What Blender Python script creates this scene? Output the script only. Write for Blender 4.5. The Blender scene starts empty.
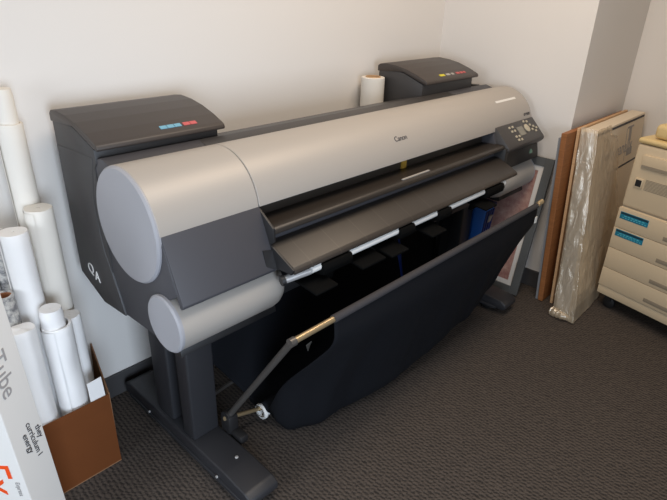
import bpy, bmesh, math, random
from mathutils import Vector, Matrix, noise
random.seed(7)
S = bpy.context.scene
COL = S.collection
PI = math.pi

# ------------------------------------------------------------------ materials
def lin(c):
    return tuple((v/12.92 if v <= .04045 else ((v+.055)/1.055)**2.4) for v in [x/255 for x in c])

def mat(name, rgb, rough=.5, metal=0., spec=.5, bump=0., bscale=200., var=0., vscale=6., coat=0.):
    m = bpy.data.materials.new(name); m.use_nodes = True
    nt = m.node_tree; b = nt.nodes['Principled BSDF']
    c = lin(rgb)
    b.inputs['Base Color'].default_value = (*c, 1)
    b.inputs['Roughness'].default_value = rough
    b.inputs['Metallic'].default_value = metal
    b.inputs['Specular IOR Level'].default_value = spec
    b.inputs['Coat Weight'].default_value = coat
    tc = nt.nodes.new('ShaderNodeTexCoord')
    if var:
        n = nt.nodes.new('ShaderNodeTexNoise'); n.inputs['Scale'].default_value = vscale; n.inputs['Detail'].default_value = 4
        r = nt.nodes.new('ShaderNodeMapRange'); r.inputs['To Min'].default_value = 1-var; r.inputs['To Max'].default_value = 1+var
        mx = nt.nodes.new('ShaderNodeMix'); mx.data_type = 'RGBA'; mx.blend_type = 'MULTIPLY'; mx.inputs['Factor'].default_value = 1
        mx.inputs['A'].default_value = (*c, 1)
        nt.links.new(tc.outputs['Object'], n.inputs['Vector'])
        nt.links.new(n.outputs['Fac'], r.inputs['Value'])
        cb = nt.nodes.new('ShaderNodeCombineColor')
        for k in ('Red', 'Green', 'Blue'): nt.links.new(r.outputs['Result'], cb.inputs[k])
        nt.links.new(cb.outputs['Color'], mx.inputs['B'])
        nt.links.new(mx.outputs['Result'], b.inputs['Base Color'])
    if bump:
        n2 = nt.nodes.new('ShaderNodeTexNoise'); n2.inputs['Scale'].default_value = bscale; n2.inputs['Detail'].default_value = 3
        bp = nt.nodes.new('ShaderNodeBump'); bp.inputs['Strength'].default_value = bump; bp.inputs['Distance'].default_value = .002
        nt.links.new(tc.outputs['Object'], n2.inputs['Vector'])
        nt.links.new(n2.outputs['Fac'], bp.inputs['Height']); nt.links.new(bp.outputs['Normal'], b.inputs['Normal'])
    return m

def carpet_mat():
    m = bpy.data.materials.new('carpet'); m.use_nodes = True
    nt = m.node_tree; b = nt.nodes['Principled BSDF']; L = nt.links.new
    b.inputs['Roughness'].default_value = .95; b.inputs['Specular IOR Level'].default_value = .1
    tc = nt.nodes.new('ShaderNodeTexCoord')
    mp = nt.nodes.new('ShaderNodeMapping'); mp.inputs['Rotation'].default_value = (0, 0, math.radians(4))
    L(tc.outputs['Object'], mp.inputs['Vector'])
    # ribs running along y, broken into short loops
    w = nt.nodes.new('ShaderNodeTexWave'); w.wave_type = 'BANDS'; w.bands_direction = 'X'
    w.inputs['Scale'].default_value = 21; w.inputs['Distortion'].default_value = 3.2; w.inputs['Detail'].default_value = 2; w.inputs['Detail Scale'].default_value = 4.
    w2 = nt.nodes.new('ShaderNodeTexWave'); w2.wave_type = 'BANDS'; w2.bands_direction = 'DIAGONAL'
    w2.inputs['Scale'].default_value = 30; w2.inputs['Distortion'].default_value = 8; w2.inputs['Detail'].default_value = 2
    L(mp.outputs['Vector'], w.inputs['Vector']); L(mp.outputs['Vector'], w2.inputs['Vector'])
    n = nt.nodes.new('ShaderNodeTexNoise'); n.inputs['Scale'].default_value = 230; n.inputs['Detail'].default_value = 5
    L(mp.outputs['Vector'], n.inputs['Vector'])
    a1 = nt.nodes.new('ShaderNodeMath'); a1.operation = 'MULTIPLY_ADD'; a1.inputs[1].default_value = .5
    a2 = nt.nodes.new('ShaderNodeMath'); a2.operation = 'MULTIPLY_ADD'; a2.inputs[1].default_value = .35
    L(w.outputs['Fac'], a1.inputs[0]); L(w2.outputs['Fac'], a2.inputs[0]); L(n.outputs['Fac'], a2.inputs[2]); L(a2.outputs[0], a1.inputs[2])
    cr = nt.nodes.new('ShaderNodeValToRGB')
    cr.color_ramp.elements[0].position = .45; cr.color_ramp.elements[0].color = (*lin((48, 45, 43)), 1)
    cr.color_ramp.elements[1].position = 1.25 if False else 1.0; cr.color_ramp.elements[1].color = (*lin((88, 80, 74)), 1)
    sc = nt.nodes.new('ShaderNodeMath'); sc.operation = 'MULTIPLY'; sc.inputs[1].default_value = .85
    L(a1.outputs[0], sc.inputs[0]); L(sc.outputs[0], cr.inputs['Fac']); L(cr.outputs['Color'], b.inputs['Base Color'])
    bp = nt.nodes.new('ShaderNodeBump'); bp.inputs['Strength'].default_value = .4; bp.inputs['Distance'].default_value = .003
    L(a1.outputs[0], bp.inputs['Height']); L(bp.outputs['Normal'], b.inputs['Normal'])
    return m

def map_mat():      # paper printed with grey drawing marks
    m = mat('printed_paper', (196, 194, 190), .7)
    nt = m.node_tree; b = nt.nodes['Principled BSDF']
    tc = nt.nodes.new('ShaderNodeTexCoord'); n = nt.nodes.new('ShaderNodeTexNoise')
    n.inputs['Scale'].default_value = 45; n.inputs['Detail'].default_value = 6; n.inputs['Roughness'].default_value = .7
    cr = nt.nodes.new('ShaderNodeValToRGB')
    cr.color_ramp.elements[0].position = .4; cr.color_ramp.elements[0].color = (*lin((120, 120, 124)), 1)
    cr.color_ramp.elements[1].position = .58; cr.color_ramp.elements[1].color = (*lin((205, 203, 198)), 1)
    nt.links.new(tc.outputs['Object'], n.inputs['Vector']); nt.links.new(n.outputs['Fac'], cr.inputs['Fac'])
    nt.links.new(cr.outputs['Color'], b.inputs['Base Color'])
    return m

def picture_mat():  # dull pink mottled print
    m = mat('pink_print', (150, 112, 104), .6)
    nt = m.node_tree; b = nt.nodes['Principled BSDF']
    tc = nt.nodes.new('ShaderNodeTexCoord'); n = nt.nodes.new('ShaderNodeTexNoise')
    n.inputs['Scale'].default_value = 28; n.inputs['Detail'].default_value = 8; n.inputs['Roughness'].default_value = .75
    cr = nt.nodes.new('ShaderNodeValToRGB')
    cr.color_ramp.elements[0].position = .35; cr.color_ramp.elements[0].color = (*lin((138, 92, 84)), 1)
    cr.color_ramp.elements[1].position = .65; cr.color_ramp.elements[1].color = (*lin((176, 142, 128)), 1)
    nt.links.new(tc.outputs['Object'], n.inputs['Vector']); nt.links.new(n.outputs['Fac'], cr.inputs['Fac'])
    nt.links.new(cr.outputs['Color'], b.inputs['Base Color'])
    return m

def board_mat(name, a, c, scale=(1, 1, 14)):
    m = mat(name, a, .6)
    nt = m.node_tree; b = nt.nodes['Principled BSDF']
    tc = nt.nodes.new('ShaderNodeTexCoord'); mp = nt.nodes.new('ShaderNodeMapping'); mp.inputs['Scale'].default_value = scale
    n = nt.nodes.new('ShaderNodeTexNoise'); n.inputs['Scale'].default_value = 9; n.inputs['Detail'].default_value = 6
    cr = nt.nodes.new('ShaderNodeValToRGB')
    cr.color_ramp.elements[0].position = .3; cr.color_ramp.elements[0].color = (*lin(a), 1)
    cr.color_ramp.elements[1].position = .7; cr.color_ramp.elements[1].color = (*lin(c), 1)
    nt.links.new(tc.outputs['Object'], mp.inputs['Vector']); nt.links.new(mp.outputs['Vector'], n.inputs['Vector'])
    nt.links.new(n.outputs['Fac'], cr.inputs['Fac']); nt.links.new(cr.outputs['Color'], b.inputs['Base Color'])
    return m

def plastic_mat():  # crinkled clear plastic bag
    m = bpy.data.materials.new('clear_plastic'); m.use_nodes = True
    nt = m.node_tree; nt.nodes.clear(); L = nt.links.new
    out = nt.nodes.new('ShaderNodeOutputMaterial')
    tr = nt.nodes.new('ShaderNodeBsdfTransparent'); tr.inputs['Color'].default_value = (.95, .92, .87, 1)
    gl = nt.nodes.new('ShaderNodeBsdfGlossy'); gl.inputs['Roughness'].default_value = .22; gl.inputs['Color'].default_value = (.93, .88, .80, 1)
    df = nt.nodes.new('ShaderNodeBsdfDiffuse'); df.inputs['Color'].default_value = (*lin((222, 204, 176)), 1)
    m1 = nt.nodes.new('ShaderNodeMixShader'); m1.inputs[0].default_value = .38
    m2 = nt.nodes.new('ShaderNodeMixShader'); m2.inputs[0].default_value = .56
    tc = nt.nodes.new('ShaderNodeTexCoord'); mp = nt.nodes.new('ShaderNodeMapping'); mp.inputs['Scale'].default_value = (1, 1, .45)
    n = nt.nodes.new('ShaderNodeTexNoise'); n.inputs['Scale'].default_value = 22; n.inputs['Detail'].default_value = 4; n.inputs['Distortion'].default_value = 1.2
    bp = nt.nodes.new('ShaderNodeBump'); bp.inputs['Strength'].default_value = .6; bp.inputs['Distance'].default_value = .02
    L(tc.outputs['Object'], mp.inputs['Vector']); L(mp.outputs['Vector'], n.inputs['Vector']); L(n.outputs['Fac'], bp.inputs['Height'])
    L(bp.outputs['Normal'], gl.inputs['Normal']); L(bp.outputs['Normal'], df.inputs['Normal'])
    L(df.outputs[0], m1.inputs[1]); L(gl.outputs[0], m1.inputs[2])
    L(tr.outputs[0], m2.inputs[1]); L(m1.outputs[0], m2.inputs[2]); L(m2.outputs[0], out.inputs['Surface'])
    return m

M = dict(
    wall=mat('painted_wall', (224, 219, 213), .85, spec=.2, bump=.12, bscale=260),
    base=mat('vinyl_baseboard', (66, 64, 64), .55),
    carpet=carpet_mat(),
    silver=mat('silver_plastic', (170, 163, 155), .46, metal=.12, bump=.03, bscale=900),
    silver_end=mat('pale_grey_plastic', (158, 157, 161), .45, bump=.05, bscale=700),
    grey=mat('grey_plastic', (66, 65, 69), .5, bump=.08, bscale=700),
    side=mat('charcoal_side_plastic', (58, 56, 56), .5, bump=.08, bscale=700),
    dgrey=mat('dark_grey_plastic', (62, 59, 58), .42, bump=.08, bscale=700),
    lid=mat('charcoal_lid', (62, 55, 51), .45, bump=.08, bscale=800),
    tray=mat('tray_plastic', (48, 42, 37), .40, bump=.06, bscale=800),
    black=mat('black_plastic', (30, 29, 30), .5, bump=.06, bscale=600),
    deep=mat('black_recess', (7, 7, 7), .8, spec=.08),
    stand=mat('black_steel', (44, 44, 47), .45, bump=.05, bscale=500),
    cloth=mat('navy_black_cloth', (20, 21, 25), .85, spec=.15, bump=.3, bscale=700),
    sleeve=mat('black_sleeve', (62, 60, 62), .8, spec=.2),
    chrome=mat('bright_metal', (196, 194, 192), .3, metal=.45),
    brass=mat('tan_metal', (188, 166, 130), .3, metal=.7),
    armm=mat('grey_metal', (104, 100, 96), .38, metal=.6),
    white=mat('white_plastic', (226, 224, 220), .5),
    paper=mat('white_paper', (232, 230, 228), .75, spec=.2, var=.05, vscale=9, bump=.05, bscale=60),
    paper2=mat('cream_paper', (226, 220, 210), .75, spec=.2, var=.05, vscale=9),
    printed=map_mat(),
    kraft=mat('kraft_core', (150, 98, 66), .8, var=.1),
    carton=mat('brown_cardboard', (104, 58, 27), .75, spec=.2, var=.09, vscale=14),
    carton_in=mat('inner_cardboard', (140, 104, 76), .8, spec=.2, var=.06),
    tube=mat('white_carton', (224, 220, 214), .6, spec=.3, var=.02),
    ink=mat('grey_ink', (158, 154, 152), .7), inkd=mat('dark_ink', (60, 58, 62), .7),
    orange=mat('orange_ink', (238, 78, 16), .55),
    beige=mat('beige_plastic', (204, 185, 155), .45, bump=.05, bscale=700),
    beige2=mat('warm_lit_beige', (212, 186, 132), .42, bump=.05, bscale=700),  # beige with the warm light on the copier's top put into the colour
    seam=mat('seam_shadow_plastic', (140, 128, 110), .7),
    teal=mat('teal_label', (20, 120, 146), .45), teal2=mat('dark_teal_print', (12, 52, 66), .5), teal3=mat('pale_teal_print', (92, 178, 190), .5),
    frame=mat('grey_frame', (86, 87, 86), .5, bump=.05, bscale=300), matb=mat('white_mat', (208, 202, 194), .7), pic=picture_mat(),
    hard=board_mat('orange_hardboard', (134, 84, 44), (156, 99, 54)), tan=board_mat('tan_cardboard', (190, 152, 112), (206, 170, 130)),
    foam=mat('grey_white_foamboard', (128, 128, 130), .6), packc=mat('cream_carton', (222, 206, 182), .6, var=.03),
    packside=mat('pale_grey_side', (186, 184, 182), .6, var=.05), plastic=plastic_mat(),
    blue=mat('blue_plastic', (36, 112, 214), .4), blue2=mat('dark_blue_plastic', (20, 44, 110), .4), cyan=mat('cyan_label', (112, 166, 188), .5),
    red=mat('red_label', (196, 92, 92), .5), yellow=mat('yellow_label', (214, 200, 40), .5), greyl=mat('grey_label', (168, 164, 158), .5),
    gold=mat('gold_sticker', (176, 140, 56), .4, metal=.3), lcd=mat('grey_display', (128, 124, 112), .25), green=mat('green_emblem', (120, 156, 132), .35),
    btn=mat('pale_button', (184, 174, 152), .45), rubber=mat('black_rubber', (20, 20, 21), .6),
)

# ------------------------------------------------------------------ geometry helpers
class MB:
    """collects shapes in world coordinates and links them as ONE mesh object"""
    def __init__(s): s.bm = bmesh.new()
    def _add(s, t, mx=None):
        if mx is not None: bmesh.ops.transform(t, matrix=mx, verts=t.verts)
        me = bpy.data.meshes.new('t'); t.to_mesh(me); t.free(); s.bm.from_mesh(me); bpy.data.meshes.remove(me)
    def box(s, a, b, bev=.0, seg=2, mx=None):
        t = bmesh.new(); bmesh.ops.create_cube(t, size=1)
        a, b = Vector(a), Vector(b); c = (a+b)/2; d = b-a
        for v in t.verts: v.co = Vector((v.co.x*d.x, v.co.y*d.y, v.co.z*d.z))+c
        if bev: bmesh.ops.bevel(t, geom=t.edges[:], offset=bev, segments=seg, profile=.5, affect='EDGES')
        s._add(t, mx); return s
    def hexa(s, lo, hi, bev=0):      # two quads with matching corners
        t = bmesh.new(); A = [t.verts.new(p) for p in lo]; B = [t.verts.new(p) for p in hi]
        t.faces.new(A[::-1]); t.faces.new(B)
        for i in range(len(A)): t.faces.new((A[i], A[(i+1) % len(A)], B[(i+1) % len(A)], B[i]))
        bmesh.ops.recalc_face_normals(t, faces=t.faces[:])
        if bev: bmesh.ops.bevel(t, geom=t.edges[:], offset=bev, segments=2, profile=.5, affect='EDGES')
        s._add(t); return s
    def prism(s, prof, x0, x1, bev=0, seg=2):   # profile in (y, z), extruded along x
        t = bmesh.new(); A = [t.verts.new((x0, y, z)) for y, z in prof]; B = [t.verts.new((x1, y, z)) for y, z in prof]
        t.faces.new(A); t.faces.new(B[::-1])
        for i in range(len(A)): t.faces.new((A[i], B[i], B[(i+1) % len(A)], A[(i+1) % len(A)]))
        bmesh.ops.recalc_face_normals(t, faces=t.faces[:])
        if bev: bmesh.ops.bevel(t, geom=t.edges[:], offset=bev, segments=seg, profile=.5, affect='EDGES')
        s._add(t); return s
    def tube(s, pts, r, n=16, caps=True):
        t = bmesh.new(); pts = [Vector(p) for p in pts]; rings = []
        rr = r if isinstance(r, (list, tuple)) else [r]*len(pts)
        prev = None
        for i, p in enumerate(pts):
            d = (pts[min(i+1, len(pts)-1)]-pts[max(i-1, 0)]).normalized()
            if prev is None:
                up = Vector((0, 0, 1)) if abs(d.z) < .9 else Vector((1, 0, 0))
                u = d.cross(up).normalized()
            else: u = (prev - d*prev.dot(d)).normalized()
            prev = u; w = d.cross(u)
            rings.append([t.verts.new(p+(u*math.cos(2*PI*k/n)+w*math.sin(2*PI*k/n))*rr[i]) for k in range(n)])
        for a, b in zip(rings, rings[1:]):
            for k in range(n): t.faces.new((a[k], a[(k+1) % n], b[(k+1) % n], b[k]))
        if caps: t.faces.new(rings[0][::-1]); t.faces.new(rings[-1])
        bmesh.ops.recalc_face_normals(t, faces=t.faces[:])
        s._add(t); return s
    def lathe(s, prof, a, b, n=32):   # profile of (radius, distance along a->b), closed
        a, b = Vector(a), Vector(b); d = (b-a).normalized()
        u = d.cross(Vector((0, 0, 1)) if abs(d.z) < .9 else Vector((1, 0, 0))).normalized(); w = d.cross(u)
        t = bmesh.new(); rings = []
        for r, h in prof:
            c = a+d*h
            if r < 1e-6: rings.append([t.verts.new(c)])
            else: rings.append([t.verts.new(c+(u*math.cos(2*PI*k/n)+w*math.sin(2*PI*k/n))*r) for k in range(n)])
        for A, B in zip(rings, rings[1:]):
            for k in range(n):
                q = [A[k % len(A)], A[(k+1) % len(A)], B[(k+1) % len(B)], B[k % len(B)]]
                f = []
                for v in q:
                    if v not in f: f.append(v)
                if len(f) > 2: t.faces.new(f)
        bmesh.ops.recalc_face_normals(t, faces=t.faces[:])
        s._add(t); return s
    def grid(s, P):                   # list of rows of points
        t = bmesh.new(); V = [[t.verts.new(p) for p in row] for row in P]
        for i in range(len(V)-1):
            for j in range(len(V[0])-1): t.faces.new((V[i][j], V[i][j+1], V[i+1][j+1], V[i+1][j]))
        s._add(t); return s
    def text(s, body, size, origin, right, up, depth=.0006, align='CENTER', shear=0.):
        cu = bpy.data.curves.new('txt', 'FONT'); cu.body = body; cu.size = size; cu.extrude = depth; cu.align_x = align; cu.align_y = 'CENTER'; cu.shear = shear
        o = bpy.data.objects.new('txt', cu); COL.objects.link(o)
        dg = bpy.context.evaluated_depsgraph_get(); me = bpy.data.meshes.new_from_object(o.evaluated_get(dg))
        r = Vector(right).normalized(); n = r.cross(Vector(up)).normalized(); u = n.cross(r)
        mx = Matrix(((r.x, u.x, n.x, origin[0]), (r.y, u.y, n.y, origin[1]), (r.z, u.z, n.z, origin[2]), (0, 0, 0, 1)))
        me.transform(mx); s.bm.from_mesh(me)
        bpy.data.objects.remove(o); bpy.data.curves.remove(cu); bpy.data.meshes.remove(me); return s
    def build(s, name, m, parent=None, smooth=True, angle=35):
        org = ORG.get(parent, Vector()) if parent else Vector()
        if parent is None:
            pass
        me = bpy.data.meshes.new(name)
        for v in s.bm.verts: v.co -= org
        s.bm.to_mesh(me); s.bm.free()
        me.materials.append(M[m] if isinstance(m, str) else m)
        if smooth:
            me.shade_smooth(); me.set_sharp_from_angle(angle=math.radians(angle))
        o = bpy.data.objects.new(name, me); COL.objects.link(o)
        if parent: o.parent = parent
        ORG[o] = org
        return o
ORG = {}

def thing(name, label, cat, loc, group=None, rot=0):
    o = bpy.data.objects.new(name, None); COL.objects.link(o)
    o.location = loc; o.rotation_euler = (0, 0, rot); o.empty_display_size = .1
    ORG[o] = Vector(loc) if not rot else Vector()
    o['label'] = label; o['category'] = cat
    if group: o['group'] = group
    return o
def structure(name, mb, m):
    o = mb.build(name, m, None, smooth=False); o['kind'] = 'structure'; return o
def tagged(o, label, cat, group=None):      # a thing that is one mesh: put its origin at its base
    me = o.data; c = [v.co for v in me.vertices]
    p = Vector(((min(v.x for v in c)+max(v.x for v in c))/2, (min(v.y for v in c)+max(v.y for v in c))/2, min(v.z for v in c)))
    for v in me.vertices: v.co -= p
    o.location = p
    o['label'] = label; o['category'] = cat
    if group: o['group'] = group
    return o

# ------------------------------------------------------------------ the room
BW, EW, RY, RX = 1.775, 2.755, .968, 3.52      # back wall y, right wall x, niche wall y, niche end wall x
structure('floor', MB().box((-3, -3, -.1), (RX+.1, BW+.1, 0)), 'carpet')
structure('wall_back', MB().box((-3, BW, 0), (EW, BW+.1, 2.75)), 'wall')
structure('wall_right', MB().box((EW, RY, 0), (RX+.1, BW+.1, 2.75)), 'wall')     # the jog: its left face and its front face
structure('wall_niche', MB().box((RX, -3, 0), (RX+.1, RY, 2.75)), 'wall')
def base(name, a, b): structure(name, MB().box(a, b, .003), 'base')
base('baseboard_back', (-3, BW-.011, 0), (EW, BW, .1))
base('baseboard_right', (EW-.011, RY-.011, 0), (EW, BW-.011, .1))
base('baseboard_jog', (EW, RY-.011, 0), (RX, RY, .1))
base('baseboard_niche', (RX-.011, -3, 0), (RX, RY-.011, .1))

# ------------------------------------------------------------------ the wide-format printer
P = thing('large_format_printer', 'wide floor-standing large format printer with silver cover and black cloth basket', 'printer', (1.62, 1.35, 0))
XL, XR, XA, XB = .60, 2.685, .922, 2.30
CY, CZ, CR = 1.31, .905, .165                   # axis of the silver cover
LY, LZ, LR = 1.162, .663, .084                  # axis of the lower silver covers
def arc(cy, cz, r, a0, a1, n):
    return [(cy+r*math.cos(math.radians(a0+(a1-a0)*i/n)), cz+r*math.sin(math.radians(a0+(a1-a0)*i/n))) for i in range(n+1)]

# stand
def foot(x0, x1, ext=0):
    f = MB()
    prof = [(1.735, .03), (1.735, .07), (1.70, .088), (1.08, .088), (.975, .080), (.95, .066), (.946, .045), (.96, .03)]
    f.prism(prof, x0, x1, .007, 3)
    f.box((x0-.004, 1.0, .026), (x1+.004, 1.70, .04), .003)
    o = f.build('stand_foot', 'stand', P)
    for y in (1.06, 1.62):
        c = MB(); xm = x0+.018
        for xx in (xm, x1-.018):
            c.lathe([(0, 0), (.02, 0), (.026, .004), (.026, .018), (.02, .022), (0, .022)], (xx-.011, y, .026), (xx+.011, y, .026), 20)
        c.box((x0+.01, y-.012, .024), (x1-.01, y+.012, .045), .003)
        c.build('caster', 'rubber', o)
    MB().lathe([(0, 0), (.006, 0), (.006, .003), (.004, .005), (0, .005)], ((x0+x1)/2+.012, 1.105, .087), ((x0+x1)/2+.012, 1.105, .1), 12).build('bolt', 'chrome', o)
    for y in (1.115, 1.54): MB().lathe([(0, 0), (.005, 0), (.005, .005), (0, .005)], (x0-.003, y, .05), (x0-.02, y, .05), 12).build('bolt', 'chrome', o)
foot(.688, .805); foot(2.335, 2.452)
for x0, x1 in ((.70, .802), (2.338, 2.44)):
    MB().box((x0, 1.262, .086), (x1, 1.330, .60), .008, 3).build('front_post', 'stand', P)
    MB().box((x0+.004, 1.398, .086), (x1-.03, 1.508, .60), .008, 3).build('rear_post', 'stand', P)
    MB().box((x0+.035, 1.328, .086), (x1-.03, 1.40, .60)).build('post_web', 'black', P)
MB().box((.80, 1.43, .42), (2.34, 1.50, .53), .006).build('cross_beam', 'stand', P)

# hull between the end blocks
h = MB()
h.prism([(1.60, .60), (1.60, 1.012), (1.585, 1.026), (1.42, 1.066), (1.37, 1.056), (1.27, .90), (1.235, .86), (1.225, .78), (1.225, .60)], XA-.01, XB+.01, .004)
h.build('hull', 'dgrey', P)
MB().box((XA, 1.15, .60), (XB, 1.60, .64), .004).build('underside_pan', 'black', P)
# end blocks
def end_block(x0, x1, side):
    pr = [(1.595, .562), (1.695, .62), (1.695, .95), (1.60, 1.012), (1.585, 1.026), (1.42, 1.066), (1.38, 1.055)] + arc(CY, CZ, CR-.012, 60, 178, 14) + \
         [(1.152, .925), (1.095, .775), (1.15, .735), (1.17, .60), (1.20, .582), (1.27, .578)]
    # keep the polygon simple: outline without the part hidden under the round cover
    e = MB(); e.prism(pr, x0, x1, .004)
    o = e.build('end_block', 'grey', P)
    return o
lb = end_block(XL+.004, XA, 'l'); rb = end_block(XB, XR-.004, 'r')
# black rear quarter of the left end (below the ink box)
MB().prism([(1.70, .618), (1.70, 1.05), (1.46, 1.06), (1.478, 1.0), (1.497, .93), (1.50, .85), (1.488, .77), (1.46, .70), (1.435, .64), (1.41, .571), (1.555, .559)], XL-.002, XL+.03, .003).build('rear_side_cover', 'side', lb)
MB().prism([(1.70, .618), (1.70, 1.05), (1.46, 1.06), (1.478, 1.0), (1.497, .93), (1.50, .85), (1.488, .77), (1.46, .70), (1.435, .64), (1.41, .571), (1.555, .559)], XR-.03, XR, .003).build('rear_side_cover', 'side', rb)
# white certification marks on the left side
mk = MB()
mk.text('Q', .05, (XL-.003, 1.612, .660), (0, -1, 0), (0, .1, 1), .0008)
mk.text('A', .05, (XL-.003, 1.572, .645), (0, -1, 0), (0, .1, 1), .0008)
mk.build('side_mark', 'white', lb)

# silver curved covers: one short section over the left end, one long
def cover(name, x0, x1, endcap=None):
    a0, a1, n = 60, 174, 30
    pr = arc(CY, CZ, CR, a0, a1, n) + arc(CY, CZ, CR-.009, a1, a0, n)
    return MB().prism(pr, x0, x1, .002, 1).build(name, 'silver', P, angle=40)
cover('side_cover', XL+.002, XA-.002); tc = cover('top_cover', XA, XR-.002)
MB().box((XA-.004, CY-.05, .9), (XA+.002, CY+.05, 1.0)).build('cover_seam', 'deep', tc)
# round end caps
for nm, xa, xb in (('end_cap', XL+.012, XL-.008), ('end_cap', XR-.012, XR+.006)):
    MB().lathe([(0, 0), (CR-.001, 0), (CR-.001, .013), (CR-.006, .019), (CR-.02, .0205), (0, .0205)], (xa, CY, CZ), (xb, CY, CZ), 64).build(nm, 'silver_end', P)
# sloping dark front panels of the end blocks
def front_panel(x0, x1):
    pr = [(1.156, .93), (1.078, .748), (1.072, .748), (1.068, .752), (1.143, .928), (1.149, .932)]
    return MB().prism([(1.170, .925), (1.090, .735), (1.076, .742), (1.074, .750), (1.146, .924), (1.153, .929)], x0, x1, .002).build('front_panel', 'grey', P)
fp = front_panel(XL+.006, XA)
MB().hexa([(XA-.035, 1.094, .762), (XA+.002, 1.082, .742), (XA+.002, 1.101, .800), (XA-.033, 1.105, .808)], [(XA-.035, 1.080, .764), (XA+.002, 1.069, .744), (XA+.002, 1.090, .802), (XA-.033, 1.094, .810)]).build('latch', 'black', fp)
# lower silver tubes with end discs
def low_cover(x0, x1, d):
    L = x1-x0
    a, b = ((x0, LY, LZ), (x1, LY, LZ)) if d > 0 else ((x1, LY, LZ), (x0, LY, LZ))
    o = MB().lathe([(0, .002), (LR, .002), (LR, L-.05), (LR-.004, L-.03), (LR-.014, L-.012), (LR-.03, L), (0, L)], a, b, 48).build('lower_cover', 'silver', P)
    s = -1 if d > 0 else 1
    xx = x0 if d > 0 else x1
    MB().lathe([(0, 0), (LR+.001, 0), (LR+.001, .008), (LR-.004, .013), (0, .014)], (xx-s*.004, LY, LZ), (xx+s*.01, LY, LZ), 48).build('cover_disc', 'silver_end', o)
    return o
low_cover(XL, .978, 1); low_cover(2.36, XR, -1)
# skirt below the lower tubes
for x0, x1 in ((XL+.01, .955), (2.42, XR-.01)):
    MB().prism([(1.40, .60), (1.40, .572), (1.135, .560), (1.118, .566), (1.125, .592)], x0, x1, .003).build('skirt', 'black', P)
MB().prism([(1.30, .60), (1.30, .582), (1.16, .585), (1.16, .61)], .94, 2.44, .003).build('skirt', 'black', P)

# paper path: dark slot, upper strip, lower tray
MB().box((XA+.002, 1.20, .84), (XB-.002, 1.226, 1.0)).build('slot_back', 'tray', P)
ut = MB().prism([(1.215, .868), (1.09, .874), (1.083, .868), (1.082, .856), (1.09, .850), (1.215, .845)], XA+.006, XB+.002, .002).build('upper_strip', 'tray', P)
MB().box((1.555, 1.098, .872), (1.725, 1.106, .8765)).build('strip_label', 'greyl', ut)
MB().box((1.672, 1.192, .870), (1.70, 1.199, .905)).build('gold_sticker', 'gold', ut)
MB().box((XA+.004, 1.125, .78), (XB, 1.2, .85)).build('tray_recess', 'grey', P)
def tray_mat():
    m = M['tray'].copy(); m.name = 'ribbed_tray'; nt = m.node_tree; b = nt.nodes['Principled BSDF']
    tcn = nt.nodes.new('ShaderNodeTexCoord'); sx = nt.nodes.new('ShaderNodeSeparateXYZ'); nt.links.new(tcn.outputs['Object'], sx.inputs[0])
    md = nt.nodes.new('ShaderNodeMath'); md.operation = 'PINGPONG'; md.inputs[1].default_value = .0625
    lt = nt.nodes.new('ShaderNodeMath'); lt.operation = 'LESS_THAN'; lt.inputs[1].default_value = .0016
    nt.links.new(sx.outputs['X'], md.inputs[0]); nt.links.new(md.outputs[0], lt.inputs[0])
    mx = nt.nodes.new('ShaderNodeMix'); mx.data_type = 'RGBA'
    mx.inputs['A'].default_value = (*lin((48, 42, 37)), 1); mx.inputs['B'].default_value = (*lin((62, 56, 50)), 1)
    nt.links.new(lt.outputs[0], mx.inputs['Factor']); nt.links.new(mx.outputs['Result'], b.inputs['Base Color'])
    return m
lt = MB().prism([(1.135, .818), (1.10, .818), (1.008, .776), (.999, .768), (.996, .760), (1.002, .754), (1.02, .752), (1.135, .785)], XA+.004, XB-.004, .002).build('output_tray', tray_mat(), P)
# cheeks closing the slot on the left and right
MB().prism([(1.16, .925), (1.085, .872), (1.083, .83), (1.10, .818), (1.0, .77), (1.01, .752), (1.11, .75), (1.2, .76), (1.22, .9)], XA-.002, XA+.006, .001).build('slot_cheek', 'black', P)
MB().box((XB-.006, 1.07, .70), (XB+.02, 1.22, .86), .003).build('slot_cheek', 'black', P)
# tubes under the tray
MB().tube([(.915, 1.045, .722), (1.0, 1.015, .737)], .0125, 16).build('chrome_tube', 'chrome', P)
MB().tube([(1.0, 1.012, .741), (2.20, 1.012, .741)], .0125, 16).build('white_roller', 'white', P)
MB().lathe([(0, 0), (.0165, 0), (.0165, .012), (.012, .014), (0, .014)], (.912, 1.046, .7215), (.93, 1.0405, .7245), 20).build('tube_holder', 'black', P)
# hanging output guides
def guide(x, w):
    g = MB()
    g.prism([(1.06, .75), (.992, .752), (.985, .735), (.99, .715), (1.06, .70)], x-w/2, x+w/2, .004)
    g.prism([(1.06, .72), (1.05, .70), (1.06, .64), (1.075, .64)], x-w/2+.012, x+w/2-.012, .002)
    o = g.build('output_guide', 'deep', P)
    t = MB().hexa([(x-.13, 1.06, .695), (x-.13, .955, .683), (x-.035, .955, .683), (x-.035, 1.06, .695)], [(x-.13, 1.06, .706), (x-.13, .955, .692), (x-.035, .955, .692), (x-.035, 1.06, .706)], .004)
    t.build('guide_tongue', 'deep', o)
for x, w in ((1.10, .13), (1.46, .085), (1.70, .085), (2.09, .15)): guide(x, w)
t = MB().hexa([(1.19, 1.05, .695), (1.19, .965, .685), (1.31, .965, .685), (1.31, 1.05, .695)], [(1.19, 1.05, .706), (1.19, .965, .695), (1.31, .965, .695), (1.31, 1.05, .706)], .004)
t.build('output_guide', 'deep', P)

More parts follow.
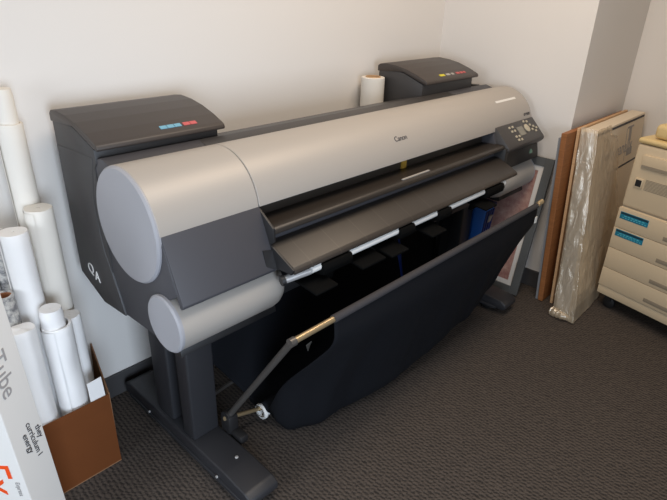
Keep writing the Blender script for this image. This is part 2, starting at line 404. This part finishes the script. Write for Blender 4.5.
# control panel at the right
cp = MB().prism([(1.17, .935), (1.145, .943), (1.071, .868), (1.064, .858), (1.066, .846), (1.088, .825), (1.20, .80)], XB+.012, XR+.001, .004).build('control_panel', 'dgrey', P)
MB().prism([(1.20, .83), (1.09, .828), (1.074, .755), (1.20, .745)], XB+.02, XR-.006, .004).build('panel_base', 'black', P)
pn = Vector((0, -.714, .70)).normalized(); pu = Vector((0, .70, .714))
def onpanel(x, t, lift=.001):     # t: 0 at the front edge of the panel, 1 at its back edge
    return Vector((x, 1.071+t*.074, .868+t*.075))+Vector((0, -.71, .704))*lift
def plate(mb, x0, x1, t0, t1, th=.003):
    lo = [onpanel(x0, t0, -.002), onpanel(x1, t0, -.002), onpanel(x1, t1, -.002), onpanel(x0, t1, -.002)]
    hi = [onpanel(x0, t0, th), onpanel(x1, t0, th), onpanel(x1, t1, th), onpanel(x0, t1, th)]
    mb.hexa(lo, hi)
d = MB(); plate(d, 2.475, 2.53, .28, .72); d.build('display', 'lcd', cp)
d = MB(); c0 = onpanel(2.568, .55, -.002); c1 = onpanel(2.568, .55, .006)
d.lathe([(0, 0), (.021, 0), (.021, .006), (.017, .008), (0, .0075)], c0, c1, 28); d.build('dial', 'btn', cp)
for x, t in ((2.415, .80), (2.445, .80), (2.42, .60), (2.447, .60), (2.43, .32), (2.458, .30), (2.435, .14), (2.463, .12), (2.61, .42), (2.61, .66), (2.635, .30), (2.635, .55), (2.655, .44), (2.60, .86), (2.57, .90)):
    d = MB(); plate(d, x-.006, x+.006, t-.05, t+.05, .004); d.build('button', 'btn', cp)
em = MB()
c = Vector((2.60, 1.082, .787)); em.lathe([(0, 0), (.02, 0), (.02, .003), (.016, .005), (0, .005)], c+Vector((0, .004, 0)), c+Vector((0, -.01, .002)), 24); em.build('emblem', 'green', cp)

# ink boxes
def ink_box(x0, x1, dz, colours):
    b = MB(); b.prism([(1.705, .64), (1.705, 1.125+dz), (1.68, 1.135+dz), (1.56, 1.125+dz), (1.446, 1.085+dz), (1.446, 1.045), (1.46, 1.03), (1.46, .64)], x0+.002, x1-.012, .004)
    o = b.build('ink_box', 'side', P)
    top = [(1.712, 1.118+dz), (1.712, 1.142+dz), (1.70, 1.152+dz), (1.66, 1.157+dz), (1.60, 1.153+dz), (1.54, 1.142+dz), (1.48, 1.124+dz), (1.435, 1.106+dz), (1.424, 1.100+dz), (1.420, 1.090+dz), (1.424, 1.084+dz), (1.45, 1.09+dz), (1.56, 1.128+dz)]
    l = MB().prism(top, x0, x1, .003).build('lid', 'lid', o, angle=30)
    for xa, xb, m in colours:
        k = MB(); k.hexa([(xa, 1.445, 1.108+dz), (xb, 1.445, 1.108+dz), (xb, 1.458, 1.113+dz), (xa, 1.458, 1.113+dz)], [(xa, 1.4445, 1.1115+dz), (xb, 1.4445, 1.1115+dz), (xb, 1.4575, 1.1168+dz), (xa, 1.4575, 1.1168+dz)])
        k.build('colour_label', m, l)
ink_box(.598, 1.016, 0, ((.806, .828, 'cyan'), (.830, .852, 'cyan'), (.854, .876, 'cyan'), (.884, .906, 'red'), (.908, .930, 'red')))
ink_box(2.13, 2.585, .026, ((2.275, 2.315, 'yellow'), (2.33, 2.36, 'greyl'), (2.375, 2.395, 'greyl'), (2.42, 2.445, 'red'), (2.455, 2.475, 'red'), (2.485, 2.50, 'red')))

# writing on the cover
def on_cover(x, ang, lift=.0006):
    a = math.radians(ang); return Vector((x, CY+(CR+lift)*math.cos(a), CZ+(CR+lift)*math.sin(a)))
a = 144
MB().text('Canon', .028, on_cover(1.625, a), (1, 0, 0), (0, math.sin(math.radians(a)), -math.cos(math.radians(a))), .0006).build('brand_lettering', 'inkd', tc)
a0, a1 = 115, 119
MB().hexa([on_cover(2.40, 129, -.001), on_cover(2.595, 129, -.001), on_cover(2.595, 125, -.001), on_cover(2.40, 125, -.001)], [on_cover(2.40, 129), on_cover(2.595, 129), on_cover(2.595, 125), on_cover(2.40, 125)]).build('series_plate', 'white', tc)
a = 160
MB().text('iPF9000', .020, on_cover(2.635, a), (1, 0, 0), (0, math.sin(math.radians(a)), -math.cos(math.radians(a))), .0005).build('model_lettering', 'inkd', tc)

# ------------- basket
arm = MB().tube([(.822, 1.225, .15), (.812, .892, .633)], .0105, 12).build('basket_arm', 'armm', P)
MB().tube([(2.322, 1.225, .15), (2.326, .892, .633)], .0105, 12).build('basket_arm', 'armm', P)
for x in (.822, 2.322):
    s = 1 if x < 1 else -1
    b = MB(); b.box((x-.02, 1.20, .086), (x+.02, 1.25, .16), .006, 2); b.lathe([(0, 0), (.022, 0), (.022, .03), (0, .03)], (x-.018, 1.225, .15), (x+.02, 1.225, .15), 20)
    b.box((x-.012, 1.15, .07), (x+.022, 1.21, .10), .005)
    b.build('pivot_bracket', 'black', P)
bar = MB().tube([(.812, .89, .635), (2.342, .89, .635)], .0095, 14).build('basket_bar', 'brass', P)
MB().lathe([(0, 0), (.013, 0), (.013, .02), (0, .02)], (.803, .89, .635), (.83, .89, .635), 16).build('bar_end', 'armm', bar)
MB().tube([(2.328, .905, .612), (2.338, .89, .640), (2.36, .885, .648)], .011, 12).build('bar_end', 'brass', bar)
MB().tube([(.974, .89, .635), (2.315, .89, .635)], .0125, 14).build('bar_sleeve', 'sleeve', bar)
MB().tube([(.80, 1.222, .150), (.985, 1.238, .072)], .0075, 12).build('basket_rod', 'brass', P)
MB().tube([(.80, 1.33, .168), (1.05, 1.42, .10), (2.34, 1.42, .10)], .0075, 12).build('basket_rod', 'armm', P)
rl = MB(); rl.lathe([(.022, 0), (.030, 0), (.031, .004), (.031, .012), (.026, .014), (.026, 1.30), (.02, 1.30), (.022, .003)], (.966, 1.235, .064), (2.3, 1.235, .064), 28); rl.build('bottom_roller', 'white', P)

def bez(pts, n):        # Catmull-Rom through the points
    out = []
    Q = [pts[0]]+list(pts)+[pts[-1]]
    for i in range(1, len(Q)-2):
        for k in range(n):
            t = k/n; a, b, c, d = (Vector(q) for q in Q[i-1:i+3])
            out.append(.5*((2*b)+(c-a)*t+(2*a-5*b+4*c-d)*t*t+(3*b-a-3*c+d)*t**3))
    out.append(Vector(pts[-1])); return out
def lerp_tab(tab, x):
    for (x0, v0), (x1, v1) in zip(tab, tab[1:]):
        if x <= x1:
            t = max(0, min(1, (x-x0)/(x1-x0))); t = t*t*(3-2*t); return [a+(b-a)*t for a, b in zip(v0, v1)]
    return list(tab[-1][1])
# profile control rows along the basket: (y,z) of belly high, belly low, lowest front fold
tab = [(0.0, (.888, .546, .955, .45, 1.105, .262, 1.178, .125)),
       (0.012, (.887, .543, .95, .445, 1.09, .265, 1.16, .05)),
       (0.035, (.886, .54, .945, .44, 1.06, .25, 1.125, .008)),
       (0.13, (.885, .53, .94, .41, 1.02, .21, 1.080, .010)),
       (0.38, (.885, .52, .93, .37, .975, .18, 1.02, .045)),
       (0.78, (.886, .52, .925, .38, .965, .22, 1.015, .105)),
       (0.93, (.887, .53, .925, .42, .965, .30, 1.01, .185)),
       (1.0, (.888, .55, .915, .48, .945, .40, .99, .31))]
rows = []
NU = 70
for i in range(NU+1):
    u = i/NU
    k = lerp_tab(tab, u)
    xt = .974+u*(2.318-.974)
    sh = -.05*max(0, u-.85)/.15
    w = noise.noise(Vector((u*9, 1.7, 0)))*.010+noise.noise(Vector((u*23, 5, 0)))*.005
    w2 = noise.noise(Vector((u*7, 9.7, 0)))*.02
    xb = xt-.13*max(0, 1-u/.5)
    tubez = .036+.05*max(0, u-.8)/.2
    pts = [(xt, .889, .626), (xt, .884, .612), (xt, k[0]+w*.3, k[1]), (xt, k[2]+w, k[3]), (xt+sh*.5, k[4]+w*1.3, k[5]), (xt+sh, k[6]+w, k[7]),
           (xt+sh, 1.200, tubez+.044), (xt+sh, 1.236, tubez+.064), (xt, 1.285, tubez+.03), (xt, 1.35+w2, .09), (xt+(xb-xt)*.45, 1.385+w2, .19), (xb, 1.40+w2*.6, .33), (xb, 1.405, .55)]
    rows.append(bez(pts, 5))
ck = MB().grid(rows)
cloth = ck.build('basket_cloth', 'cloth', P, angle=80)
so = cloth.modifiers.new('thickness', 'SOLIDIFY'); so.thickness = .003; so.offset = 0
AX, AZ = 1.322, .125
# small white marks on the back of the cloth and on its right hem
mk = MB(); mk.hexa([(AX-.014, 1.342, AZ+.012), (AX+.016, 1.342, AZ+.018), (AX-.004, 1.342, AZ-.022)], [(AX-.014, 1.345, AZ+.012), (AX+.016, 1.345, AZ+.018), (AX-.004, 1.345, AZ-.022)]); mk.build('arrow_mark', 'white', cloth)
MB().box((2.292, .872, .56), (2.307, .876, .59)).build('hem_tag', 'white', cloth)

# blue ventilated tote standing behind the right leg of the printer
bt = thing('plastic_tote', 'bright blue plastic tote behind the right leg of the printer', 'tote', (2.51, 1.36, 0))
b = MB()
q0 = [(2.465, 1.24, .002), (2.53, 1.24, .002), (2.53, 1.48, .002), (2.465, 1.48, .002)]
q1 = [(2.46, 1.20, .50), (2.56, 1.20, .50), (2.56, 1.50, .50), (2.46, 1.50, .50)]
b.hexa(q0, q1, .006); b.build('body', 'blue', bt)
for k in range(4):
    y = 1.205
    x = 2.472+k*.024
    MB().hexa([(x+.002, 1.232, .06), (x+.012, 1.232, .06), (x+.012, 1.25, .06), (x+.002, 1.25, .06)], [(x, 1.196, .47), (x+.012, 1.196, .47), (x+.012, 1.22, .47), (x, 1.22, .47)], .002).build('rib', 'blue2', bt)
MB().box((2.455, 1.193, .485), (2.565, 1.507, .505), .005).build('rim', 'blue2', bt)
tg = MB().hexa([(2.50, 1.2, .40), (2.53, 1.2, .40), (2.53, 1.21, .40), (2.50, 1.21, .40)], [(2.50, 1.19, .44), (2.53, 1.19, .44), (2.53, 1.21, .44), (2.50, 1.21, .44)]); tg.build('paper_tag', 'greyl', bt)
# blue cable hanging under the printer
cb = MB().tube(bez([(1.62, 1.16, .60), (1.61, 1.12, .52), (1.64, 1.12, .43), (1.70, 1.16, .38), (1.72, 1.20, .5), (1.72, 1.22, .60)], 8), .005, 8).build('blue_cable', 'blue2', P)

# ------------------------------------------------------------------ framed print leaning on the right wall
fr = thing('framed_print', 'grey framed pink print leaning against the wall behind the printer', 'picture', (2.62, 1.25, 0))
fx0, fx1, fz = 2.588, 2.733, .742            # bottom x, top x, top z
def fpnt(y, t, off):      # t along the slope 0..1, off out of the frame toward the room
    L = math.hypot(fx1-fx0, fz); nx, nz = -fz/L, (fx1-fx0)/L
    return Vector((fx0+(fx1-fx0)*t+nx*off, y, fz*t+nz*off))
def fslab(mb, y0, y1, t0, t1, o0, o1, bev=0):
    mb.hexa([fpnt(y0, t0, o0), fpnt(y1, t0, o0), fpnt(y1, t1, o0), fpnt(y0, t1, o0)], [fpnt(y0, t0, o1), fpnt(y1, t0, o1), fpnt(y1, t1, o1), fpnt(y0, t1, o1)], bev)
y0, y1 = 1.0, 1.55; e = .044; et = e/.756
f = MB(); fslab(f, y0, y0+e, .004, 1, 0, .016, .002); fslab(f, y1-e, y1, .004, 1, 0, .016, .002); fslab(f, y0+e, y1-e, .004, et, 0, .016, .002); fslab(f, y0+e, y1-e, 1-et, 1, 0, .016, .002)
f.build('frame', 'frame', fr, smooth=False)
m2 = .026; mt = m2/.756
f = MB(); fslab(f, y0+e, y0+e+m2, et, 1-et, .004, .009); fslab(f, y1-e-m2, y1-e, et, 1-et, .004, .009); fslab(f, y0+e+m2, y1-e-m2, et, et+mt, .004, .009); fslab(f, y0+e+m2, y1-e-m2, 1-et-mt, 1-et, .004, .009)
f.build('mat_board', 'matb', fr, smooth=False)
f = MB(); fslab(f, y0+e+m2, y1-e-m2, et+mt, 1-et-mt, .004, .008); f.build('print', 'pic', fr, smooth=False)

# ------------------------------------------------------------------ boards and carton leaning in the niche
def leaning(mb, xb0, xt0, xb1, xt1, yb, yt, z, th, bev=0):     # back face from (yb, 0) to (yt, z)
    L = math.hypot(yt-yb, z); ny, nz = -z/L, (yt-yb)/L
    lo = [(xb0, yb, .003), (xb1, yb, .003), (xb1, yb-th, .003), (xb0, yb-th, .003)]
    hi = [(xt0, yt, z), (xt1, yt, z), (xt1, yt-th, z), (xt0, yt-th, z)]
    mb.hexa(lo, hi, bev)
f = MB(); leaning(f, 2.634, 2.601, 3.33, 3.30, .915, .962, .885, .012); tagged(f.build('foam_board', 'foam', None, smooth=False), 'thin grey-white foam board at the very back of the leaning boards', 'board')
f = MB(); leaning(f, 2.628, 2.588, 3.46, 3.42, .900, .948, .912, .026, .002); tagged(f.build('hardboard_sheet', 'hard', None, smooth=False), 'orange-brown hardboard sheet leaning behind the tan cardboard', 'board')
f = MB(); leaning(f, 2.645, 2.70, 3.36, 3.40, .840, .920, .925, .014, .002); tagged(f.build('cardboard_sheet', 'tan', None, smooth=False), 'tan cardboard sheet between the orange hardboard and the plastic-wrapped carton', 'board')
pk = thing('flat_carton', 'cream flat carton in clear plastic leaning beside the beige copier', 'carton', (2.95, .80, 0))
ck = MB()
PB0, PB1, PT0, PT1 = (2.625, 3.40), None, (2.705, 3.46), None
yb, yt, zt, th = .785, .902, .918, .074
ck.hexa([(2.590, yb, .012), (3.36, yb, .012), (3.36, yb-th, .012), (2.590, yb-th, .012)], [(2.705, yt, zt), (3.455, yt, zt), (3.455, yt-th, zt), (2.705, yt-th, zt)], .003)
ck.build('carton_body', 'packc', pk, smooth=False)
def pf(x, z, lift=.001):        # a point on the carton's front face
    return Vector((x, yb-th+(yt-yb)*z/zt-lift, z))
def strip(mb, x0, x1, z0, z1):
    mb.hexa([pf(x0, z0, -.001), pf(x1, z0, -.001), pf(x1, z1, -.001), pf(x0, z1, -.001)], [pf(x0, z0), pf(x1, z0), pf(x1, z1), pf(x0, z1)])
s = MB(); strip(s, 2.72, 3.44, .897, .908); strip(s, 2.92, 3.42, .672, .682); s.build('printed_line', 'inkd', pk)
s = MB(); s.text('(m)tceanally', .095, pf(3.04, .775), (1, 0, 0), (0, .127, 1), .0006); s.build('printed_lettering', 'ink', pk)
s = MB(); strip(s, 3.20, 3.24, .80, .87); strip(s, 3.17, 3.27, .868, .878); strip(s, 3.16, 3.165, .70, .87); strip(s, 3.19, 3.28, .72, .76); s.build('printed_mark', 'ink', pk)
# end side of the carton, pale grey
sd = MB(); sd.hexa([(2.5885, yb-.004, .016), (2.5885, yb-th+.004, .016), (2.7035, yt-th+.004, zt-.006), (2.7035, yt-.004, zt-.006)], [(2.591, yb-.004, .016), (2.591, yb-th+.004, .016), (2.706, yt-th+.004, zt-.006), (2.706, yt-.004, zt-.006)])
sd.build('end_face', 'packside', pk, smooth=False)
# crinkled plastic: wraps the left end and hangs in loose folds over the lower front
def plastic():
    rows = []
    NZ, NX = 56, 44
    for i in range(NZ+1):
        t = i/NZ; z = .012+t*.925
        row = []
        for j in range(NX+1):
            s = j/NX
            xe = 2.580+.117*t
            flare = .045*(1-t)**2
            back = Vector((xe-.016-flare*.5, yb+(yt-yb)*t-.006, 0)); fl = Vector((xe-.022-flare, yb-th+(yt-yb)*t-.012-flare*.8, 0))
            xr = 2.86+.36*(1-t)**.6 if t < .93 else 2.86
            frt = Vector((xr, yb-th+(yt-yb)*t-.012-.012*(1-t), 0))
            p = back.lerp(fl, s/.25) if s < .25 else fl.lerp(frt, (s-.25)/.75)
            n1 = noise.noise(Vector((s*7, t*5, 3)))*.012+abs(noise.noise(Vector((s*15+t*4, t*6, 8))))*.009
            if s >= .25: p.y -= abs(n1)
            else: p.x -= abs(n1)
            zz = z+noise.noise(Vector((s*6, 2, t*3)))*.006
            row.append((p.x, min(p.y, 2), max(zz, .006)))
        rows.append(row)
    return MB().grid(rows)
plastic().build('plastic_bag', 'plastic', pk, angle=50)
# bunched tail of the bag on the floor
t = MB(); pts = bez([(2.545, .79, .022), (2.53, .755, .026), (2.525, .72, .026), (2.545, .685, .022)], 6)
t.tube(pts, [.012, .022, .026, .022, .026, .024, .02, .024, .022, .018, .021, .02, .016, .018, .016, .012, .012, .008, .005][:len(pts)], 12)
t.build('bag_tail', 'plastic', pk, angle=50)

# ------------------------------------------------------------------ the beige copier
CA = math.radians(14.5)
K = thing('photocopier', 'beige floor photocopier with paper drawers and teal labels', 'copier', (2.80, .668, 0), rot=-CA)
D, W = .60, .72          # depth (local +x), width (local -y)
MB().box((.004, -W, .135), (D, 0, .572), .006, 3).build('cabinet', 'beige', K)
MB().box((.004, -W, .576), (D, 0, .885), .012, 3).build('upper_body', 'beige', K)
MB().box((-.002, -W-.002, .888), (D+.002, .002, .915), .012, 3).build('top_deck', 'beige2', K)
MB().box((.02, -W+.02, .918), (D-.02, -.05, .985), .02, 3).build('document_lid', 'beige2', K)
MB().box((.0, -W, .085), (D, -.0, .135), .006, 2).build('base_plinth', 'beige', K)
MB().box((.008, -W+.01, .566), (D-.02, -.006, .58)).build('joint', 'seam', K)
for z0, z1 in ((.137, .239), (.241, .352), (.354, .464), (.466, .569)):
    dr = MB().box((-.006, -W+.004, z0), (.012, -.001, z1), .0025, 2).build('drawer', 'beige', K)
    zz = z0+.016
    MB().box((-.0075, -.50, zz), (-.004, -.240, zz+.020), .001).build('grip_shadow', 'seam', dr)  # flat strip whose darker colour paints the shade in the handle recess
    if z0 > .4 or .35 < z0 < .4:
        zl = .515 if z0 > .4 else .422
        lab = MB().box((-.0075, -.158, zl), (-.0055, -.016, zl+.036), .0004).build('drawer_label', 'teal', dr)
        MB().box((-.0082, -.156, zl+.024), (-.007, -.018, zl+.034)).build('label_band', 'teal2', lab)
        l2 = MB()
        for k in range(9): l2.box((-.0082, -.15+k*.014, zl+.006), (-.007, -.143+k*.014, zl+.010))
        for k in range(6): l2.box((-.0082, -.14+k*.018, zl+.015), (-.007, -.128+k*.018, zl+.019))
        l2.build('label_print', 'teal3', lab)
MB().box((-.003, -.076, .684), (.01, -.036, .728), .001).build('key_frame', 'beige', K)
MB().box((-.0045, -.070, .690), (.01, -.043, .722)).build('key_switch', 'black', K)
v = MB()
for k in range(9):
    z = .680+k*.006
    v.hexa([(.0025, -.20, z), (.0025, -.085, z), (.0025, -.085, z+.0026), (.0025, -.20, z+.0026)], [(.0055, -.20, z), (.0055, -.085, z), (.0055, -.085, z+.0026), (.0055, -.20, z+.0026)])
v.build('vent', 'seam', K)
MB().box((-.006, -W+.03, .782), (.02, -.045, .842), .003).build('exit_door', 'beige', K)
MB().box((-.008, -W+.05, .786), (-.004, -.05, .796)).build('door_shadow_gap', 'seam', K)
for x, y in ((.05, -.055), (.05, -W+.06), (D-.06, -.055), (D-.06, -W+.06)):
    c = MB(); c.lathe([(0, 0), (.024, 0), (.032, .005), (.032, .019), (.024, .024), (0, .024)], (x-.012, y, .032), (x+.012, y, .032), 24)
    c.box((x-.02, y-.014, .045), (x+.02, y+.02, .088), .004); c.build('caster', 'rubber', K)

# ------------------------------------------------------------------ cardboard box of rolled plans
B = thing('cardboard_box', 'open brown cardboard box full of rolled white plans', 'box', (.30, 1.60, 0))
bx0, bx1, by0, by1, bz = .08, .517, 1.445, 1.760, .292
def wall4(mb, a, b, z0, za, zb, th, nrm):
    a, b, n = Vector(a), Vector(b), Vector(nrm)*th
    mb.hexa([(a.x, a.y, z0), (b.x, b.y, z0), (b.x+n.x, b.y+n.y, z0), (a.x+n.x, a.y+n.y, z0)], [(a.x, a.y, za), (b.x, b.y, zb), (b.x+n.x, b.y+n.y, zb), (a.x+n.x, a.y+n.y, za)])
MB().hexa([(bx0, by0, .001), (bx1, by0, .001), (.585, by1, .001), (bx0, by1, .001)], [(bx0, by0, .005), (bx1, by0, .005), (.585, by1, .005), (bx0, by1, .005)]).build('bottom', 'carton_in', B, smooth=False)
w = MB(); wall4(w, (bx0, by0, 0), (bx1, by0, 0), .005, bz, bz, .004, (0, 1, 0)); w.build('front_panel', 'carton', B, smooth=False)
w = MB(); w.hexa([(bx1, by0+.004, .005), (.585, by1, .005), (.580, by1, .005), (bx1-.005, by0+.004, .005)], [(bx1+.004, by0+.004, bz), (.604, by1, bz-.005), (.599, by1, bz-.005), (bx1-.001, by0+.004, bz)]); w.build('side_panel', 'carton_in', B, smooth=False)
w = MB(); wall4(w, (bx0, by0+.004, 0), (bx0, by1, 0), .005, bz, bz, .004, (1, 0, 0)); w.build('side_panel', 'carton', B, smooth=False)
w = MB(); wall4(w, (bx0+.004, by1, 0), (.58, by1, 0), .005, bz, bz, .004, (0, -1, 0)); w.build('back_panel', 'carton_in', B, smooth=False)

def roll(label, x, y, r, z, lean=(0, 0), m='paper', core=None, hole=.55, grp='rolled plans in the box', ragged=0, z0=.008, name='paper_roll', rough=.0015, inner=None, shift=(0, 0)):
    base = Vector((x-lean[0]*z, y-lean[1]*z, z0)); top = Vector((x, y, z)); L = (top-base).length
    th = r*(1-hole)
    t = thing(name, label, 'paper roll', base, grp)
    N = 24
    prof = [(r*hole, 0), (r, 0)]+[(r, L*k/N) for k in range(1, N)]+[(r, L-.004), (r-.0015, L), (r*hole+.001, L), (r*hole, L-.003), (r*hole, 0)]
    b = MB(); b.lathe(prof, base, top, 40)
    ax = (top-base).normalized(); sd_ = random.uniform(0, 50)
    for v in b.bm.verts:        # dents and creases in the paper
        d = v.co-base; h = d.dot(ax); q = d-ax*h
        if q.length > r*.8:
            n_ = noise.noise(Vector((q.x/r*1.3+sd_, q.y/r*1.3, h*9)))
            v.co += q.normalized()*(n_*rough - rough*.3)
            if h > L*.9: v.co += ax*noise.noise(Vector((q.x/r+sd_, q.y/r, 3)))*rough*1.5
    # a loose outer edge of the sheet: a thin strip wound on the outside
    dd = (top-base).normalized(); u = dd.cross(Vector((0, 1, 0))).normalized(); wv = dd.cross(u)
    ph = random.uniform(-2.4, -.6)
    A, C = [], []
    for k in range(15):
        a = ph+k*.16; rr = r+.0006+.0016*(k/14)
        q = (u*math.cos(a)+wv*math.sin(a))*rr
        A.append(base+dd*.02+q); C.append(base+dd*(L-.006-random.uniform(0, .004)*ragged)+q)
    b.grid([A, C])
    b.build('sheet', m, t)
    if inner:
        ri = r*hole-.002; sv = Vector((shift[0], shift[1], 0))
        MB().lathe([(ri*.05, 0), (ri, 0), (ri, inner-z0-.02), (ri-.003, inner-z0), (ri*.05, inner-z0-.001), (ri*.05, 0)], base+sv, top+sv, 32).build('inner_sheet', m, t)
    if core:
        MB().lathe([(r*hole-.004, .0), (r*hole-.0005, 0), (r*hole-.0005, L-.004), (r*hole-.004, L-.004), (r*hole-.004, 0)], base, top, 28).build('core', core, t)
    return t
roll('tall wide white roll with its slimmer inner sheets pulled out at the top', .4855, 1.712, .036, 1.127, m='paper2', hole=.80, inner=1.222)
roll('tall cream-white roll standing nearest the printer in the box', .489, 1.635, .0395, .893, m='paper2', hole=.14)
roll('tall white roll with a loose outer sheet left of the cream-white roll', .398, 1.59, .039, .858, m='paper', hole=.05)
roll('short white roll at the right front corner of the box', .4895, 1.563, .031, .556, hole=.05)
roll('thick crumpled white roll with a narrower top at the front centre of the box', .428, 1.504, .043, .578, hole=.80, rough=.004, inner=.634, shift=(-.006, .002))
roll('crumpled white roll in front of the patterned roll with the brown core', .3345, 1.491, .0335, .612, lean=(-.012, 0), hole=.05, rough=.004)
roll('grey patterned roll with an open brown core', .329, 1.56, .0255, .695, m='printed', core='kraft', hole=.8)
roll('pale patterned roll standing left of the tall white roll', .372, 1.668, .028, .842, m='printed', hole=.3)
# a folded white sheet sticking up at the right front
tagged(MB().hexa([(.462, 1.4505, .16), (.512, 1.4505, .16), (.512, 1.4525, .16), (.462, 1.4525, .16)], [(.460, 1.452, .362), (.506, 1.452, .366), (.506, 1.454, .366), (.460, 1.454, .362)]).build('paper_sheet', 'paper', None, smooth=False), 'small flat white sheet tucked in the front right corner of the box', 'paper')

# ------------------------------------------------------------------ triangular mailing tube carton in front of the box
T = thing('mailing_tube', 'white triangular mailing carton marked Tube standing left of the box', 'mailing tube', (.21, 1.255, 0))
Mq, Rq, Lq = Vector((.199, 1.20, 0)), Vector((.284, 1.256, 0)), Vector((.125, 1.285, 0))
def tl(p, z): return Vector((p.x-.028*z, p.y, z))
MB().hexa([tl(q, .003) for q in (Mq, Rq, Lq)], [tl(q, .97) for q in (Mq, Rq, Lq)], .002).build('carton', 'tube', T, smooth=False)
fr_ = (Rq-Mq).normalized()
def tface(s, z, lift=.001):      # point on the right-hand face
    nrm = Vector((fr_.y, -fr_.x, 0)); p = tl(Mq+fr_*s, z); return p+nrm*lift
axis = (tl(Mq, 1)-tl(Mq, 0)).normalized()
MB().text('Tube', .06, tface(.039, .672), -axis, fr_, .0005).build('tube_lettering', 'ink', T)
# handwriting: three short lines, read downward
hw = MB()
for body, sz, q, z in (('they', .024, .086, .455), ('curriculum I', .024, .064, .447), ('energy', .024, .044, .452)):
    hw.text(body, sz, tface(q, z), -axis+fr_*.06, fr_, .0004, shear=.3)
hw.build('handwriting', 'inkd', T)
lf_ = (Lq-Mq).normalized()
ln_ = Vector((-lf_.y, lf_.x, 0)); ln_ = ln_ if ln_.y < 0 else -ln_
def lface(s, z, lift=.001): return tl(Mq+lf_*s, z)+ln_*lift
MB().text('Ex', .115, lface(.072, .425), -axis, -lf_, .0005, align='LEFT').build('orange_lettering', 'orange', T)
MB().text('Express', .016, lface(.020, .335), -axis, -lf_, .0004).build('small_lettering', 'ink', T)

# ------------------------------------------------------------------ paper roll standing behind the printer
t = thing('paper_roll', 'wide white paper roll standing upright behind the printer beside its right ink box', 'paper roll', (2.072, 1.70, 0))
MB().lathe([(.036, 0), (.056, 0), (.056, 1.118), (.054, 1.12), (.037, 1.12), (.036, 1.118), (.036, 0)], (2.072, 1.69, .002), (2.072, 1.69, 1.2), 40).build('sheet', 'paper2', t)
MB().lathe([(.031, .0), (.0355, 0), (.0355, 1.124), (.031, 1.124), (.031, 0)], (2.072, 1.69, .002), (2.072, 1.69, 1.2), 28).build('core', 'tan', t)

# ------------------------------------------------------------------ light
def area(name, loc, target, size, energy, col, sy=None):
    l = bpy.data.lights.new(name, 'AREA'); l.energy = energy; l.color = col; l.size = size
    if sy: l.shape = 'RECTANGLE'; l.size_y = sy
    o = bpy.data.objects.new(name, l); COL.objects.link(o); o.location = loc
    o.rotation_euler = (Vector(target)-Vector(loc)).to_track_quat('-Z', 'Y').to_euler()
    return o
area('ceiling_lamp', (.75, .35, 2.65), (.75, .35, 0), 1.2, 20, (1, .94, .87), .6)
area('ceiling_lamp', (1.9, .75, 2.65), (1.9, .75, 0), 1.2, 20, (1, .80, .60), .6)
area('window_light', (-.35, -1.5, .95), (.75, 1.75, .3), 1.2, 21, (.70, .83, 1), 1.2).data.spread = math.radians(95)
area('window_light', (-1.9, .75, 1.3), (.6, 1.4, .7), 1.1, 29, (.80, .89, 1), 1.1)
w = bpy.data.worlds.new('World'); S.world = w; w.use_nodes = True
w.node_tree.nodes['Background'].inputs[0].default_value = (1, .95, .90, 1)
w.node_tree.nodes['Background'].inputs[1].default_value = .2

# ------------------------------------------------------------------ camera
cam = bpy.data.cameras.new('camera'); co = bpy.data.objects.new('camera', cam); COL.objects.link(co); S.camera = co
cam.sensor_width = 36; cam.lens = 540.19/667*36; cam.clip_start = .05
r = Vector((.68775994, -.72534558, .02932681)); u = Vector((.29949748, .3203149, .8987211)); f = Vector((.66127719, .60932106, -.43753893))
mx = Matrix(((r.x, u.x, -f.x, 0), (r.y, u.y, -f.y, 0), (r.z, u.z, -f.z, 1.5), (0, 0, 0, 1)))
co.matrix_world = mx
S.view_settings.view_transform = 'Standard'; S.view_settings.look = 'None'; S.view_settings.gamma = 1; S.view_settings.exposure = 0.0
S.view_settings.use_curve_mapping = False
